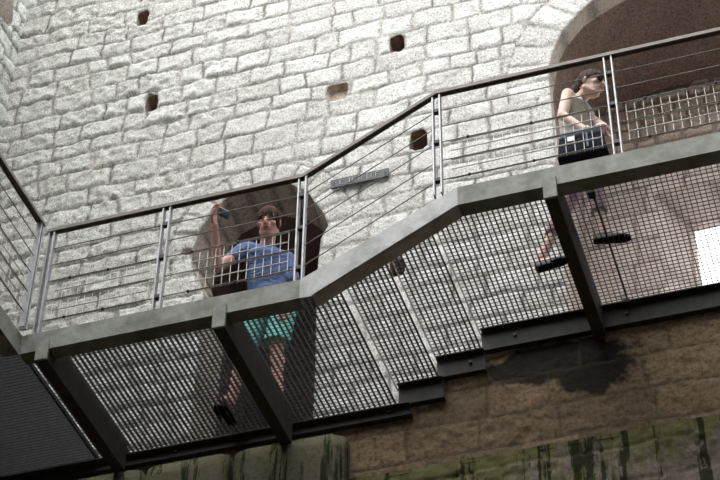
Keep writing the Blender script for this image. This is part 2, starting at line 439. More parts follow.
def tunnel(name, front, back_, y0, y1, m, nseg=8, rough=.02, cap=False, seed=2, closed=True, swap=False, skip=()):
    """reveal / soffit between two outlines"""
    F, B = np.array(front), np.array(back_)
    rings = []
    for k in range(nseg+1):
        t = k/nseg; P = F*(1-t)+B*t
        rings.append(np.stack([P[:,0], np.full(len(P), y0+(y1-y0)*t), P[:,1]], -1))
    R = np.array(rings)
    if swap: R = R[..., [1, 0, 2]]
    if rough:
        n = fbm(R[...,0]*7+R[...,1]*5, R[...,2]*7+R[...,1]*3, seed, 3)-.5
        R[1:,:,0] += (n*rough*2)[1:]; n = fbm(R[...,0]*6+R[...,1]*8, R[...,2]*6+3, seed+4, 3)-.5; R[1:,:,2] += (n*rough*2)[1:]
    bm = bmesh.new(); vs = [[bm.verts.new(p) for p in r] for r in R]
    n = len(F); last = n if closed else n-1
    for a, b in zip(vs, vs[1:]):
        for i in range(last):
            if i in skip: continue
            j = (i+1) % n; bm.faces.new((a[i], a[j], b[j], b[i]))
    if cap: bm.faces.new(vs[-1])
    me = bpy.data.meshes.new(name); bm.to_mesh(me); bm.free()
    at = me.color_attributes.new('block', 'FLOAT_COLOR', 'POINT')
    nv = len(me.vertices); c = np.ones((nv, 4), np.float32); c[:,0] = .5
    k = np.arange(nv) % n; c[:,0] = hash2(k//2, k*0, seed); c[:,1] = np.where(k % 3 == 0, .25, 1.)
    at.data.foreach_set('color', c.ravel())
    return struct(link(name, me, m))

def dense(P, k):
    out = []
    for a, b in zip(P, P[1:] + P[:1]):
        for i in range(k): out.append((a[0]+(b[0]-a[0])*i/k, a[1]+(b[1]-a[1])*i/k))
    return out
for i, P in enumerate(HOLES):
    cx = sum(p[0] for p in P)/len(P); cz = sum(p[1] for p in P)/len(P)
    tunnel('trim_%d' % (i+1), P, [(cx+(x-cx)*.85, cz+(z-cz)*.85) for x, z in P], YW, YW+.42, M['hole_shade'], 4, .012, True, i)
tunnel('trim_6', SHALLOW, [(2.13+(x-2.13)*.7, 3.52+(z-3.52)*.75) for x, z in SHALLOW], YW, YW+.07, M['soffit'], 4, .015, True, 9)
tunnel('trim_9', STUB, [(.87+(x-.87)*.7, 2.01+(z-2.01)*.7) for x, z in STUB], YW, YW+.05, M['soffit'], 4, .01, True, 10)
# doorway behind the man: rough voussoirs, then a dark passage
DD = dense(DOOR, 3)
tunnel('wall_doorway', DD, [(1.5+(x-1.5)*.95, z-.0 if z < 1 else z-.03) for x, z in DD], YW-.002, YW+.40, M['soffit'], 10, .018, False, 3)
bm = bmesh.new(); box(bm, .2, 2.9, YW+.39, 4.6, -.4, 4.2)
for f in [f for f in bm.faces if abs(f.calc_center_median().y-(YW+.39)) < .01]: bm.faces.remove(f)
# the inner face around the doorway
inner = [(1.5+(x-1.5)*.95, z-.0 if z < 1 else z-.03) for x, z in DOOR]
outer = []
for x, z in inner:
    d = Vector((x-1.5, z-1.5)); k = min((1.4/abs(d.x)) if d.x else 99, ((2.7 if d.y > 0 else 1.9)/abs(d.y)) if d.y else 99); outer.append((1.5+d.x*k, 1.5+d.y*k))
a = [bm.verts.new((x, YW+.395, z)) for x, z in inner]; b = [bm.verts.new((x, YW+.395, z)) for x, z in outer]
for i in range(len(a)-1): bm.faces.new((a[i], a[i+1], b[i+1], b[i]))
fr_ = [f for f in bm.faces if abs(f.calc_center_median().x-2.9) < .01]
bmesh.ops.delete(bm, geom=fr_, context='FACES_ONLY')  # side rebuilt below around an added unseen slit that lets daylight in
for q in ((YW+.39,3.3,-.4,4.2),(3.9,4.6,-.4,4.2),(3.3,3.9,-.4,1.0),(3.3,3.9,2.2,4.2)):
    bm.faces.new([bm.verts.new((2.9,y,z)) for y, z in ((q[0],q[2]),(q[1],q[2]),(q[1],q[3]),(q[0],q[3]))])
struct(obj('wall_passage', bm, M['passage']))
# big arched niche with a window at its back
YB = 2.76
def back_arch(x, z):
    if z < 3.0: return (x, z)
    t = math.acos(max(-1, min(1, (ARC[0]-x)/ARC[2]))); s = math.sin(t)
    return (x, 3.10 + .84*(1-(1-s)**1.7) if s > 0 else z)
NN = NICHE
NB = [back_arch(x, z) for x, z in NN]
YR = YW+.17; kf = (YR-YW)/(YB-YW)
NM = [(a[0]*(1-kf)+b[0]*kf, a[1]*(1-kf)+b[1]*kf) for a, b in zip(NN, NB)]
tunnel('trim_7', NN, NM, YW-.002, YR, M['soffit'], 5, .018, False, 8)
tunnel('wall_niche', [(5.005+(x-5.005)*1.012, z+(.012 if z > 3 else 0)) for x, z in NM], NB, YR-.004, YB+.03, M['niche_side'], 16, .03, False, 9, skip=[k for k, q in enumerate(NM) if q[0] > 6.0 and .5 < q[1] < 3.2])  # skipped faces form an added unseen side opening that lets daylight in
EMB = [(4.565,1.0),(4.565,2.74),(5.62,2.74),(5.62,1.0)]
WIN = [(4.825,1.25),(4.825,2.50),(5.42,2.50),(5.42,1.25)]
masonry('wall_niche_back', (3.85,6.2), (-.2,2.98), .025, (.22,.32), (.30,.6), M['stone_niche'], lambda x, z, h: (x, YB - h, z), holes=[EMB], seed=14, relief=.015, joint=.02)
masonry('wall_niche_rubble', (3.85,6.2), (2.96,4.35), .02, (.10,.17), (.12,.3), M['rubble'], lambda x, z, h: (x, YB +.004 - h, z), seed=15, relief=.03, rough=.02)
tunnel('window_1', dense(EMB, 6), dense(WIN, 6), YB-.004, YB+.30, M['stone_niche'], 6, .008, False, 6)
bm = bmesh.new(); box(bm, 3.9, 6.1, YW+.02, YB, H-.10, H-.03); struct(obj('floor_niche', bm, M['stone_niche']))
# outer shell of the niche (daylight enters by the window and an added unseen side opening)
bm = bmesh.new()
for b_ in ((3.3,3.8,YW+.1,3.0,-.4,4.6),(6.2,6.7,YW+.1,3.0,-.4,.55),(6.2,6.7,YW+.1,3.0,3.1,4.6),(3.3,6.7,YW+.1,3.0,4.4,4.8)): box(bm, *b_)
for b_ in ((3.3,4.79,3.0,3.05,-.4,4.8),(5.45,6.7,3.0,3.05,-.4,4.8),(4.79,5.45,3.0,3.05,2.53,4.8),(4.79,5.45,3.0,3.05,-.4,1.22)): box(bm, *b_)
struct(obj('wall_niche_shell', bm, M['stone_niche']))
# core behind the face of the back wall, left and right of the openings
bm = bmesh.new()
for b_ in ((-1.6,.2,YW+.4,YW+.6,-10,7.0),(.2,3.3,YW+.4,YW+.6,4.2,7.0),(2.92,3.3,YW+.4,YW+.6,-.4,4.2),(3.3,6.7,YW+.4,YW+.6,4.8,7.0),(6.45,9.4,YW+.0,YW+.1,-10,7.0),(.2,6.7,YW+.4,YW+.6,-10,-.4)): box(bm, *b_)
struct(obj('wall_back_core', bm, M['tower']))
# left, right and front walls and ground; lower wall parts darkened to cut bounce light
LHOLE = [(1.02,5.20),(1.20,5.17),(1.34,5.22),(1.39,5.34),(1.33,5.62),(1.30,6.2),(1.0,6.2)]
masonry('wall_left', (-1.6,1.7), (-1.2,7.0), .025, (.17,.24), (.24,.46), M['stone_left'], lambda x, z, h: (-1.115 + h, x, z), seed=21, relief=.03, rough=.022, holes=[LHOLE])
tunnel('trim_8', LHOLE, [(1.1+(y-1.1)*.9, z) for y, z in LHOLE], -1.115, -1.6, M['soffit'], 4, .015, True, 5, swap=True)
bm = bmesh.new(); box(bm, -1.7, -1.17, -11.5, 1.1, -.5, 4.9); box(bm, -1.7, -1.17, -11.5, .6, 4.9, 7.0); box(bm, -1.9, -1.7, .5, 2.0, -.5, 7.0); struct(obj('wall_left_core', bm, M['stone_left']))
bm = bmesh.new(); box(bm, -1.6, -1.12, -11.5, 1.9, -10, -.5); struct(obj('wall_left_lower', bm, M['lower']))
for nm, q in (('right', (9.0,9.6,-11.5,1.9)), ('front', (-1.6,9.6,-11.6,-11.0))):
    bm = bmesh.new(); box(bm, *q, -1.0, 8.0); struct(obj('wall_'+nm, bm, M['tower']))
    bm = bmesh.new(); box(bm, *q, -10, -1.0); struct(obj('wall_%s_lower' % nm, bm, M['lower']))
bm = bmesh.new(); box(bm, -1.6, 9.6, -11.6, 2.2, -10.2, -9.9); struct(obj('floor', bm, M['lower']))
# lower courses under the walkway
def topf(x):
    return np.where(x < 2.72, -.05, np.where(x < 3.0, .07, np.where(x < 3.33, .25, .40)))
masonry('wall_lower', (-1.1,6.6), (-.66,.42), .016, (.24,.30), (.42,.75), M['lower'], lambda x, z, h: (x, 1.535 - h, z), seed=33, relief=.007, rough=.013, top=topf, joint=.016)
masonry('wall_lower_moss', (2.33,6.6), (-2.6,-.585), .016, (.26,.30), (.35,.62), M['moss'], lambda x, z, h: (x, 1.49 - h, z), seed=41, relief=.012, rough=.016, joint=.016)
masonry('wall_lower_left', (-1.1,2.33), (-2.6,-.60), .02, (.26,.30), (.4,.7), M['moss'], lambda x, z, h: (x, 1.52 - h, z), seed=45, relief=.03)
bm = bmesh.new(); box(bm, -1.2, 9.0, 1.55, 1.95, -10, -.42); box(bm, 2.34, 6.6, 1.485, 1.56, -.62, -.587); struct(obj('wall_lower_core', bm, M['moss']))
# three big round-edged blocks at the lower left
def pier_blocks():
    xs = [.12, .80, 1.48, 2.345]; bmx = bmesh.new()
    for a, b in zip(xs, xs[1:]):
        q = bmesh.new(); box(q, a+.004, b-.004, 1.33, 1.56, -1.15, -.262)
        bmesh.ops.subdivide_edges(q, edges=q.edges[:], cuts=7, use_grid_fill=True)
        for v in q.verts:
            c = Vector(((a+b)/2, 1.5, -.706)); d = v.co-c
            ex, ez = abs(d.x)/((b-a)/2), abs(d.z)/.444
            v.co.y += (.045 if b < 2.3 or d.x < 0 else .10)*max(0, ex-.72)**2*9 + .05*max(0, ez-.78)**2*9
            if ex > .97: v.co.x -= .02*np.sign(d.x)
        me = bpy.data.meshes.new('t'); q.to_mesh(me); q.free(); bmx.from_mesh(me); bpy.data.meshes.remove(me)
    return bmx
bm = pier_blocks(); me = bpy.data.meshes.new('wall_lower_blocks'); bm.to_mesh(me); bm.free()
me.polygons.foreach_set('use_smooth', [True]*len(me.polygons))
at = me.color_attributes.new('block', 'FLOAT_COLOR', 'POINT'); at.data.foreach_set('color', np.tile(np.array([.5,1,.5,1], np.float32), len(me.vertices)))
struct(link('wall_lower_blocks', me, M['quoin']))

# ------------------------------------------------------------------ walkway frame
X0, X1, X2, X3, X4, X5 = .492, 1.415, 2.438, 3.417, 4.652, 5.95
SB0, SB1 = 2.461, 3.556     # where the edge beam bends (top edge)
CH = [(0,-FT),(0,0),(.05,0),(.05,-.008),(.008,-.008),(.008,-FT+.008),(.12,-FT+.008),(.12,-FT)]   # channel section
def channel(a, b):
    bm = bmesh.new(); prism(bm, CH, a, b); return bm
fr = thing('walkway_frame', 'grey steel edge beam frame of the stepped walkway along the tower wall', 'walkway frame', (3.0, .7, -.3))
obj('edge_beam', channel((.43,0,0), (SB0,0,0)), M['beam'], fr)
def stringer():
    bm = bmesh.new(); lat = Vector((0,1,0))
    for prof in ([(0,1),(.008,1),(.008,0),(0,0)], [(0,0),(.12,0),(.12,.05),(0,.05)]):
        ends = []
        for xt, zt, xb, zb in ((SB0,0,2.55,-FT-.004),(SB1,H,3.557,H-FT-.004)):
            t, b = Vector((xt,0,zt)), Vector((xb,0,zb))
            ends.append([bm.verts.new(b + (t-b)*w + lat*u) for u, w in prof])
        A, B = ends
        for i in range(4): bm.faces.new((A[i], A[(i+1)%4], B[(i+1)%4], B[i]))
        bm.faces.new(A[::-1]); bm.faces.new(B)
    # little gusset that closes the lower bend
    vs = [bm.verts.new(p) for p in ((SB0,0,0),(SB0,0,-FT),(2.55,0,-FT-.004),(SB0,.008,0),(SB0,.008,-FT),(2.55,.008,-FT-.004))]
    for f in ((0,1,2),(3,5,4),(0,3,4,1),(1,4,5,2),(2,5,3,0)): bm.faces.new([vs[i] for i in f])
    return bm
obj('stair_stringer', stringer(), M['stringer'], fr)
obj('edge_beam', channel((SB1+.001,0,H), (6.5,0,H)), M['beam'], fr)
def bracket(x, zt, near, far, w=.085, yend=1.50):
    """box-section cross beam running back to the wall, with a pale end plate"""
    bm = bmesh.new(); x0, x1 = x-w/2, x+w/2
    prof = [(.0,near),(.0,zt-FT),(.125,zt-FT),(.125,zt-.034),(yend,zt-.034),(yend,far)]
    A = [bm.verts.new((x0,y,z)) for y, z in prof]; B = [bm.verts.new((x1,y,z)) for y, z in prof]
    n = len(prof)
    for i in range(n): bm.faces.new((A[i], A[(i+1)%n], B[(i+1)%n], B[i]))
    bm.faces.new(A[::-1]); bm.faces.new(B)
    o = obj('support_bracket', bm, M['bracket'], fr)
    bm = bmesh.new(); box(bm, x0-.004, x1+.004, -.022, -.001, near-.004, zt-.095); bevel_all(bm, .004)
    e = obj('end_plate', bm, M['beam'], o); e['label'] = 'pale galvanised end plate of the bracket'
bracket(.612, 0, -.262, -.262, yend=1.345); bracket(1.903, 0, -.290, -.290, yend=1.345); bracket(4.186, H, H-.285, H-.27)
def ledger(x0, x1, zt, dep):
    bm = bmesh.new(); prism(bm, [(1.475,zt-dep),(1.475,zt-.044),(1.43,zt-.044),(1.43,zt-.034),(1.485,zt-.034),(1.485,zt-dep+.01),(1.528,zt-dep+.01),(1.528,zt-dep)], (x0,0,0), (x1,0,0))
    lg = obj('wall_ledger', bm, M['ledger'], fr)
    k = x0+.25
    while k < x1-.1:
        bm = bmesh.new(); bmesh.ops.create_cone(bm, cap_ends=True, segments=6, radius1=.014, radius2=.014, depth=.02, matrix=Matrix.Translation((k, 1.468, zt-dep*.6)) @ Matrix.Rotation(PI/2, 4, 'X')); obj('bolt', bm, M['black'], lg); k += .82
ledger(-.9, 2.79, 0, .115); ledger(2.70, 3.035, .181, .20); ledger(2.99, 3.35, .363, .20); ledger(3.33, 6.5, H, .21)
# the walkway turns the corner and comes forward along the left wall
fl = thing('walkway_frame', 'grey steel edge beam of the side arm that comes forward at the corner', 'walkway frame', (-.3, -1.5, -.2))
bm = bmesh.new()
# lateral of a beam going toward -Y is +X, so run it toward +Y to put the flange on the -X side
prism(bm, CH, (.43,-3.4,0), (.43,.0,0)); obj('edge_beam', bm, M['beam'], fl)
bm = bmesh.new(); box(bm, -1.02, -.97, -3.4, 1.44, -.115, -.034); obj('wall_ledger', bm, M['ledger'], fl)
bm = bmesh.new(); box(bm, -.95, .30, -2.3, -2.2, -.2, -.034); obj('support_bracket', bm, M['bracket'], fl)

# ------------------------------------------------------------------ gratings
PIT = .0382
def grating(x0, x1, y0, y1, z, along='Y', label='', cat='floor grating', group='steel floor gratings of the walkway', name='floor_grating', nosing=False):
    D, T, CD, CT = .030, (.0036 if x0 > 4.1 else .0044), .006, (.0034 if x0 > 4.1 else .0030)
    bm = bmesh.new()
    if along == 'Y':
        n = max(2, round((x1-x0)/PIT)); m = round((y1-y0)/PIT)
        for i in range(1, n): x = x0+(x1-x0)*i/n; box(bm, x-T/2, x+T/2, y0, y1, z-D, z)
        for j in range(1, m): y = y0+(y1-y0)*j/m; box(bm, x0, x1, y-CT/2, y+CT/2, z-CD, z-.0005)
    else:
        n = max(2, round((y1-y0)/(PIT*.85))); m = round((x1-x0)/PIT)
        for i in range(1, n): y = y0+(y1-y0)*i/n; box(bm, x0, x1, y-T/2, y+T/2, z-D, z)
        for j in range(1, m): x = x0+(x1-x0)*j/m; box(bm, x-CT/2, x+CT/2, y0, y1, z-CD, z-.0005)
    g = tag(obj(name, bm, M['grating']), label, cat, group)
    e = .005
    bands = [(x0,x1,y0-e,y0), (x0,x1,y1,y1+e), (x1-e,x1,y0,y1)] + ([] if nosing else [(x0,x0+e,y0,y1)])
    for q in bands:
        bm = bmesh.new(); box(bm, *q, z-D-.002, z); obj('edge_band', bm, M['grating'], g)
    if nosing:
        bm = bmesh.new(); box(bm, x0-.004, x0+.001, y0, y1, z-.026, z+.001); obj('nosing', bm, M['steel'], g)
    return g
GY0, GY1 = .125, 1.525
grating(.37, .605, GY0, GY1, 0, label='narrow steel grating strip where the walkway turns its corner')
grating(.615, 1.90, GY0, GY1, 0, label='square-mesh floor grating with a black shoe sole on it, between the two lower brackets')
grating(1.907, 2.685, GY0, GY1, 0, label='square-mesh floor grating under the teal shorts, ending at the foot of the stair')
grating(3.312, 4.18, GY0, GY1, H, label='square-mesh floor grating from the head of the stair to the upper bracket', nosing=True)
grating(4.19, 4.4165, GY0, GY1, H, label="narrow floor grating between the upper bracket and the dark seam under a black shoe")
gr = grating(4.418, 6.4, GY0, GY1, H, label='square-mesh floor grating in front of the white window')
grating(2.675, 3.0, GY0, GY1, .181, label='lower steel grating stair tread between the two landings', cat='stair tread', group='grating stair treads', name='stair_tread', nosing=True)
grating(2.985, 3.325, GY0, GY1, .363, label='upper steel grating stair tread, next below the upper landing', cat='stair tread', group='grating stair treads', name='stair_tread', nosing=True)
grating(-1.0, .36, -3.3, GY1, 0, along='X', label='nearly black floor grating of the side arm around the corner')
for y in (.28, 1.45):
    bm = bmesh.new(); box(bm, 4.390, 4.436, y-.035, y+.035, H-.065, H-.026); bevel_all(bm, .006); obj('grating_clip', bm, M['black'], gr)

# ------------------------------------------------------------------ railing
HZ = [.815,.655,.50,.32,.135]
RPROF = [(-.023,-.030),(-.023,0),(.023,0),(.023,-.030),(.018,-.030),(.018,-.007),(-.018,-.007),(-.018,-.030)]
GAP = .026
def section(a, b, label, rail_a, rail_b, panel=None, cables=True, ends=(1, 1), spacer=True, dx=(GAP, -GAP), more=()):
    """one bolted railing section; a and b are post positions on top of the edge beam"""
    a, b = Vector(a), Vector(b); d = b-a; dh = Vector((d.x, d.y, 0)).normalized(); lat = Vector((-dh.y, dh.x, 0))
    t = thing('railing_section', label, 'railing', ((a+b)/2), 'railing sections of the walkway')
    def at(s, z, off=0):      # point at horizontal distance s from a (negative: back from b)
        L = Vector((d.x, d.y, 0)).length; s = s if s >= 0 else L+s
        return a + dh*s + Vector((0,0,d.z*s/L + z)) + lat*off
    bm = bmesh.new(); prism(bm, RPROF, Vector(rail_a)+lat*.03, Vector(rail_b)+lat*.03); obj('handrail', bm, M['rail'], t)
    for e, s in list(zip(ends, dx)) + [(1, q) for q in more]:
        if not e: continue
        p = at(s, 0); bm = bmesh.new()
        u, v = dh*.006, lat*.0225
        vs = []
        for z in (.0005, .985 if not d.z else (.98 + (.012 if s > 0 else -.014))):
            for q in (-u-v, u-v, u+v, -u+v): vs.append(bm.verts.new(p + lat*.036 + q + Vector((0,0,z))))
        for f in ((0,3,2,1),(4,5,6,7),(0,1,5,4),(1,2,6,5),(2,3,7,6),(3,0,4,7)): bm.faces.new([vs[i] for i in f])
        bevel_all(bm, .002); obj('post', bm, M['steel'], t)
    if spacer:
        for z in (.81, .50, .135):
            c = b + Vector((0,0,z)) + lat*.036; bm = bmesh.new(); u, v = dh*(GAP-.0075), lat*.018
            vs = [bm.verts.new(c+q+Vector((0,0,s_))) for s_ in (-.014,.014) for q in (-u-v, u-v, u+v, -u+v)]
            for f in ((0,3,2,1),(4,5,6,7),(0,1,5,4),(1,2,6,5),(2,3,7,6),(3,0,4,7)): bm.faces.new([vs[i] for i in f])
            obj('spacer', bm, M['black'], t)
    for k, z in enumerate(HZ):
        bm = bmesh.new(); tube(bm, [at(dx[0], z, .036), at(dx[1], z, .036)], .0040, 6); c = obj('cable', bm, M['cable'], t)
        if not d.z and k in (2, 4):
            for s in (.22, .5*d.length+.05):
                if s < d.length-.1:
                    bm = bmesh.new(); ellipsoid(bm, at(s, z, .036), (.011,.011,.013), u=8, v=6); obj('cable_clamp', bm, M['black'], c)
    if panel:
        s0, s1 = panel; z0, z1 = .135, .495
        p0, p1 = at(s0, 0, .046), at(s1, 0, .046); L = (p1-p0).length; n = round(L/.060)
        bm = bmesh.new(); r = .0027
        for i in range(n+1):
            p = p0+(p1-p0)*i/n; tube(bm, [p+Vector((0,0,z0-.01)), p+Vector((0,0,z1))], r, 4)
        for j in range(5):
            z = z0+(z1-z0)*j/4; tube(bm, [p0+Vector((0,0,z))-lat*.003, p1+Vector((0,0,z))-lat*.004], r*1.6, 6)
        obj('mesh_panel', bm, M['mesh'], t)
    return t
section((X0,0,0), (X1,0,0), 'railing section from the corner post on, its mesh against bare pale wall', (X0-.01,0,1), (X1,0,1), (.11, -.09), dx=(.046, -GAP), more=(.006,))
section((X1,0,0), (X2,0,0), 'railing section with mesh panel in front of the person in blue', (X1+.001,0,1), (X2,0,1), (.22, -.09))
section((X2,0,0), (X3,0,H), 'sloping railing section with five cables over the stair', (X2+.001,0,1), (X3,0,H+1))
section((X3,0,H), (X4,0,H), 'railing section with mesh panel in front of the person holding a bag', (X3+.001,0,H+1), (X4,0,H+1), (.09, -.10))
section((X4,0,H), (X5,0,H), 'railing section with pale mesh panel against the dark brown niche', (X4+.001,0,H+1), (X5,0,H+1), (.085, -.09))
section((.505,-1.25,0), (.505,-.045,0), 'railing section on the side arm, its cables running down towards the corner post', (.505,-1.25,1), (.505,-.045,1), (.09, -.12), dx=(GAP, -.045), spacer=False, more=(-.010,))

# ------------------------------------------------------------------ plaque on the wall
pl = []
bm = bmesh.new(); box(bm, 2.115, 2.61, YW-.045, YW-.03, 2.343, 2.440); bevel_all(bm, .004)
plq = tag(obj('wall_plaque', bm, M['plaque']), 'narrow dark grey metal plaque on the wall above the stair', 'plaque')
for i, (x, kind) in enumerate(((2.145,'bolt'),(2.58,'bolt'))):
    bm = bmesh.new(); bmesh.ops.create_cone(bm, cap_ends=True, segments=8, radius1=.011, radius2=.009, depth=.095, matrix=Matrix.Translation((x, YW-.002, 2.39)) @ Matrix.Rotation(PI/2, 4, 'X')); obj('bolt', bm, M['black'], plq)
GLY = {'O': [((.1,0),(.5,0)),((.5,0),(.6,.2)),((.6,.2),(.6,.8)),((.6,.8),(.5,1)),((.5,1),(.1,1)),((.1,1),(0,.8)),((0,.8),(0,.2)),((0,.2),(.1,0))],
 'I': [((.3,0),(.3,1))], 'E': [((0,0),(0,1)),((0,0),(.5,0)),((0,.5),(.4,.5)),((0,1),(.5,1))],
 'B': [((0,0),(0,1)),((0,0),(.45,0)),((0,.5),(.45,.5)),((0,1),(.45,1)),((.5,.1),(.5,.42)),((.5,.58),(.5,.9))],
 'F': [((0,0),(0,1)),((0,.5),(.4,.5)),((0,1),(.5,1))], 'C': [((.5,0),(.1,0)),((.1,0),(0,.2)),((0,.2),(0,.8)),((0,.8),(.1,1)),((.1,1),(.5,1))]}
for x, g in ((2.195,'C'),(2.26,'I'),(2.30,'E'),(2.355,'B'),(2.41,'I'),(2.445,'I'),(2.50,'F')):
    bm = bmesh.new()
    for (a, b) in GLY[g]:
        s = .052; tube(bm, [(x+a[0]*s, YW-.047, 2.365+a[1]*s), (x+b[0]*s, YW-.047, 2.365+b[1]*s)], .0032, 5)
    obj('letter', bm, M['plaque_letter'], plq)

# ------------------------------------------------------------------ people
def hand(bm, wrist, dirv, palmn, L=.18, curl=.5, side=1, w=.082):
    """palm and five bent fingers; dirv = wrist to fingers, palmn = out of the palm, side = thumb side sign"""
    d = Vector(dirv).normalized(); n = (Vector(palmn) - d*Vector(palmn).dot(d)).normalized(); s = d.cross(n).normalized()*side
    wrist = Vector(wrist); pl_ = L*.52
    for k in range(4):
        o = (k-1.5)/3*w*.72
        capsule(bm, wrist+s*o*.55+d*.01, wrist+d*pl_+s*o, .0125, .0105, 8)
    for k, fl_ in enumerate((.43,.49,.46,.36)):          # index .. little
        o = (1.5-k)/3*w*.80; p = wrist+d*pl_+s*o; f = L*fl_; ang = 0
        for seg, q in enumerate((.45,.31,.24)):
            ang += curl*(.55 if seg == 0 else .75)
            v = d*math.cos(ang)+n*math.sin(ang)
            e = p+v*f*q; capsule(bm, p, e, .0088-.0008*seg, .0082-.0008*seg, 8); p = e
    p = wrist+d*.03+s*w*.36
    for v, q in ((d*.55+s*.75+n*.35, .046), (d*.85+s*.25+n*.5, .032), (d*.9+n*.45-s*.05, .025)):
        e = p+v.normalized()*q; capsule(bm, p, e, .0115, .0098, 8); p = e

def head_shapes(bm, c, R, s=1.0, jaw=1.0):
    def P(x, y, z): return c + R @ (Vector((x, y, z))*s)
    ellipsoid(bm, P(0,.008,.02), (.074*s,.096*s,.098*s), R)
    ellipsoid(bm, P(0,-.030,-.045), (.058*s*jaw,.062*s,.062*s), R)
    ellipsoid(bm, P(0,-.058,-.088), (.030*s*jaw,.026*s,.022*s), R)                      # chin
    capsule(bm, P(-.05,.01,-.06), P(-.022,-.05,-.088), .024*s, .02*s); capsule(bm, P(.05,.01,-.06), P(.022,-.05,-.088), .024*s, .02*s)
    capsule(bm, P(0,-.084,.022), P(0,-.108,-.022), .009*s, .0135*s, 8)                    # nose
    for q in (-1, 1):
        ellipsoid(bm, P(q*.012,-.096,-.026), (.009*s,.010*s,.008*s), R, 8, 6)
        ellipsoid(bm, P(q*.043,-.058,-.018), (.022*s,.024*s,.022*s), R)                   # cheek
        capsule(bm, P(q*.014,-.083,.032), P(q*.048,-.068,.034), .010*s, .009*s, 8)        # brow
        ellipsoid(bm, P(q*.076,.014,.0), (.009*s,.020*s,.033*s), R @ Matrix.Rotation(q*.35, 3, 'Z'), 10, 8)   # ear
    capsule(bm, P(-.018,-.083,-.054), P(.018,-.083,-.054), .009*s, .009*s, 8)             # lips
    return P

def face_parts(par, P, R, s, eyes=True):
    for q in (-1, 1):
        if eyes:
            bm = bmesh.new(); ellipsoid(bm, P(q*.031,-.078,.014), (.012*s,.010*s,.006*s), R, 10, 8); obj('eye', bm, M['eye'], par, smooth=True)
        bm = bmesh.new(); tube(bm, [P(q*.014,-.094,.031), P(q*.032,-.088,.034), P(q*.052,-.075,.029)], [.004*s,.005*s,.003*s], 6); obj('eyebrow', bm, M['hair'], par, smooth=True)
    bm = bmesh.new(); tube(bm, [P(-.024,-.083,-.055), P(-.012,-.0915,-.051), P(0,-.0925,-.053), P(.012,-.0915,-.051), P(.024,-.083,-.055)], [.003*s,.006*s,.007*s,.006*s,.003*s], 6); obj('lips', bm, M['lip'], par, smooth=True)

def cap_hair(P, R, s, fringe, seed, back=-.075, sd=-.012):
    """hair cap with thickness: kept above a line that drops from the fringe to the nape"""
    bm = bmesh.new(); U, Vn = 48, 28
    rows = []
    r = random.Random(seed); jag = [r.uniform(-.012,.012) for _ in range(U)]
    for i in range(Vn+1):
        row = []
        for k in range(U):
            th = 2*PI*k/U; cy = -math.cos(th)                    # -1 at the face
            side = abs(math.sin(th))
            if cy < 0: zmin = fringe + (sd-fringe)*(side**4)
            else: zmin = sd + (back-sd)*(cy**.5) if cy > .0 else sd
            zmin += jag[k]
            zc, rz = .024, .108
            lo = max(-.97, min(.97, (zmin-zc)/rz)); a0 = math.asin(lo); a = PI/2+(a0-PI/2)*i/Vn
            wv = 1+(.035*math.sin(k*2.1+i*.35)+.03*math.sin(k*5.3+i*.2))*min(1, i/8)
            row.append(P(math.cos(a)*math.sin(th)*.085*wv, .012-math.cos(a)*math.cos(th)*.108*wv, zc+math.sin(a)*rz*(1+.01*math.sin(k*1.7))))
        rows.append(row)
    g = [[bm.verts.new(p) for p in row] for row in rows[1:]]; topv = bm.verts.new(rows[0][0])
    for k in range(U): bm.faces.new((topv, g[0][k], g[0][(k+1)%U]))
    for a, b in zip(g, g[1:]):
        for k in range(U): bm.faces.new((a[k], b[k], b[(k+1)%U], a[(k+1)%U]))
    bmesh.ops.recalc_face_normals(bm, faces=bm.faces[:])
    bmesh.ops.solidify(bm, geom=bm.faces[:], thickness=.014*s)
    return bm

def rot_to(fwd, roll=0):
    """rotation that sends local -Y to fwd and local Z as near up as possible"""
    f = Vector(fwd).normalized(); y = -f; x = y.cross(Vector((0,0,1))).normalized(); z = x.cross(y).normalized()
    return Matrix((x, y, z)).transposed() @ Matrix.Rotation(roll, 3, 'Y')

def shoe(name, heel, toe, par, w=.048, hgt=.075):
    heel, toe = Vector(heel), Vector(toe); d = (toe-heel).normalized(); s = Vector((-d.y, d.x, 0)); L = (toe-heel).length
    bm = bmesh.new(); rings = []
    for t, ww, hh in ((0,.55,.9),(.05,.72,1),(.25,.76,1.0),(.45,.78,.85),(.65,1,.68),(.82,.98,.52),(.95,.7,.42),(1,.4,.3)):
        c = heel+d*L*t; ring = []
        for a, b in ((-1,0),(1,0),(1.04,.18),(.92,.5),(.55,.92),(0,1),(-.55,.92),(-.92,.5),(-1.04,.18)): ring.append(bm.verts.new(c+s*w*ww*a+Vector((0,0,hgt*hh*b))))
        rings.append(ring)
    n = len(rings[0])
    for A, B in zip(rings, rings[1:]):
        for k in range(n): bm.faces.new((A[k], A[(k+1)%n], B[(k+1)%n], B[k]))
    bm.faces.new(rings[0][::-1]); bm.faces.new(rings[-1])
    return obj(name, bm, M['shoe'], par, smooth=True)

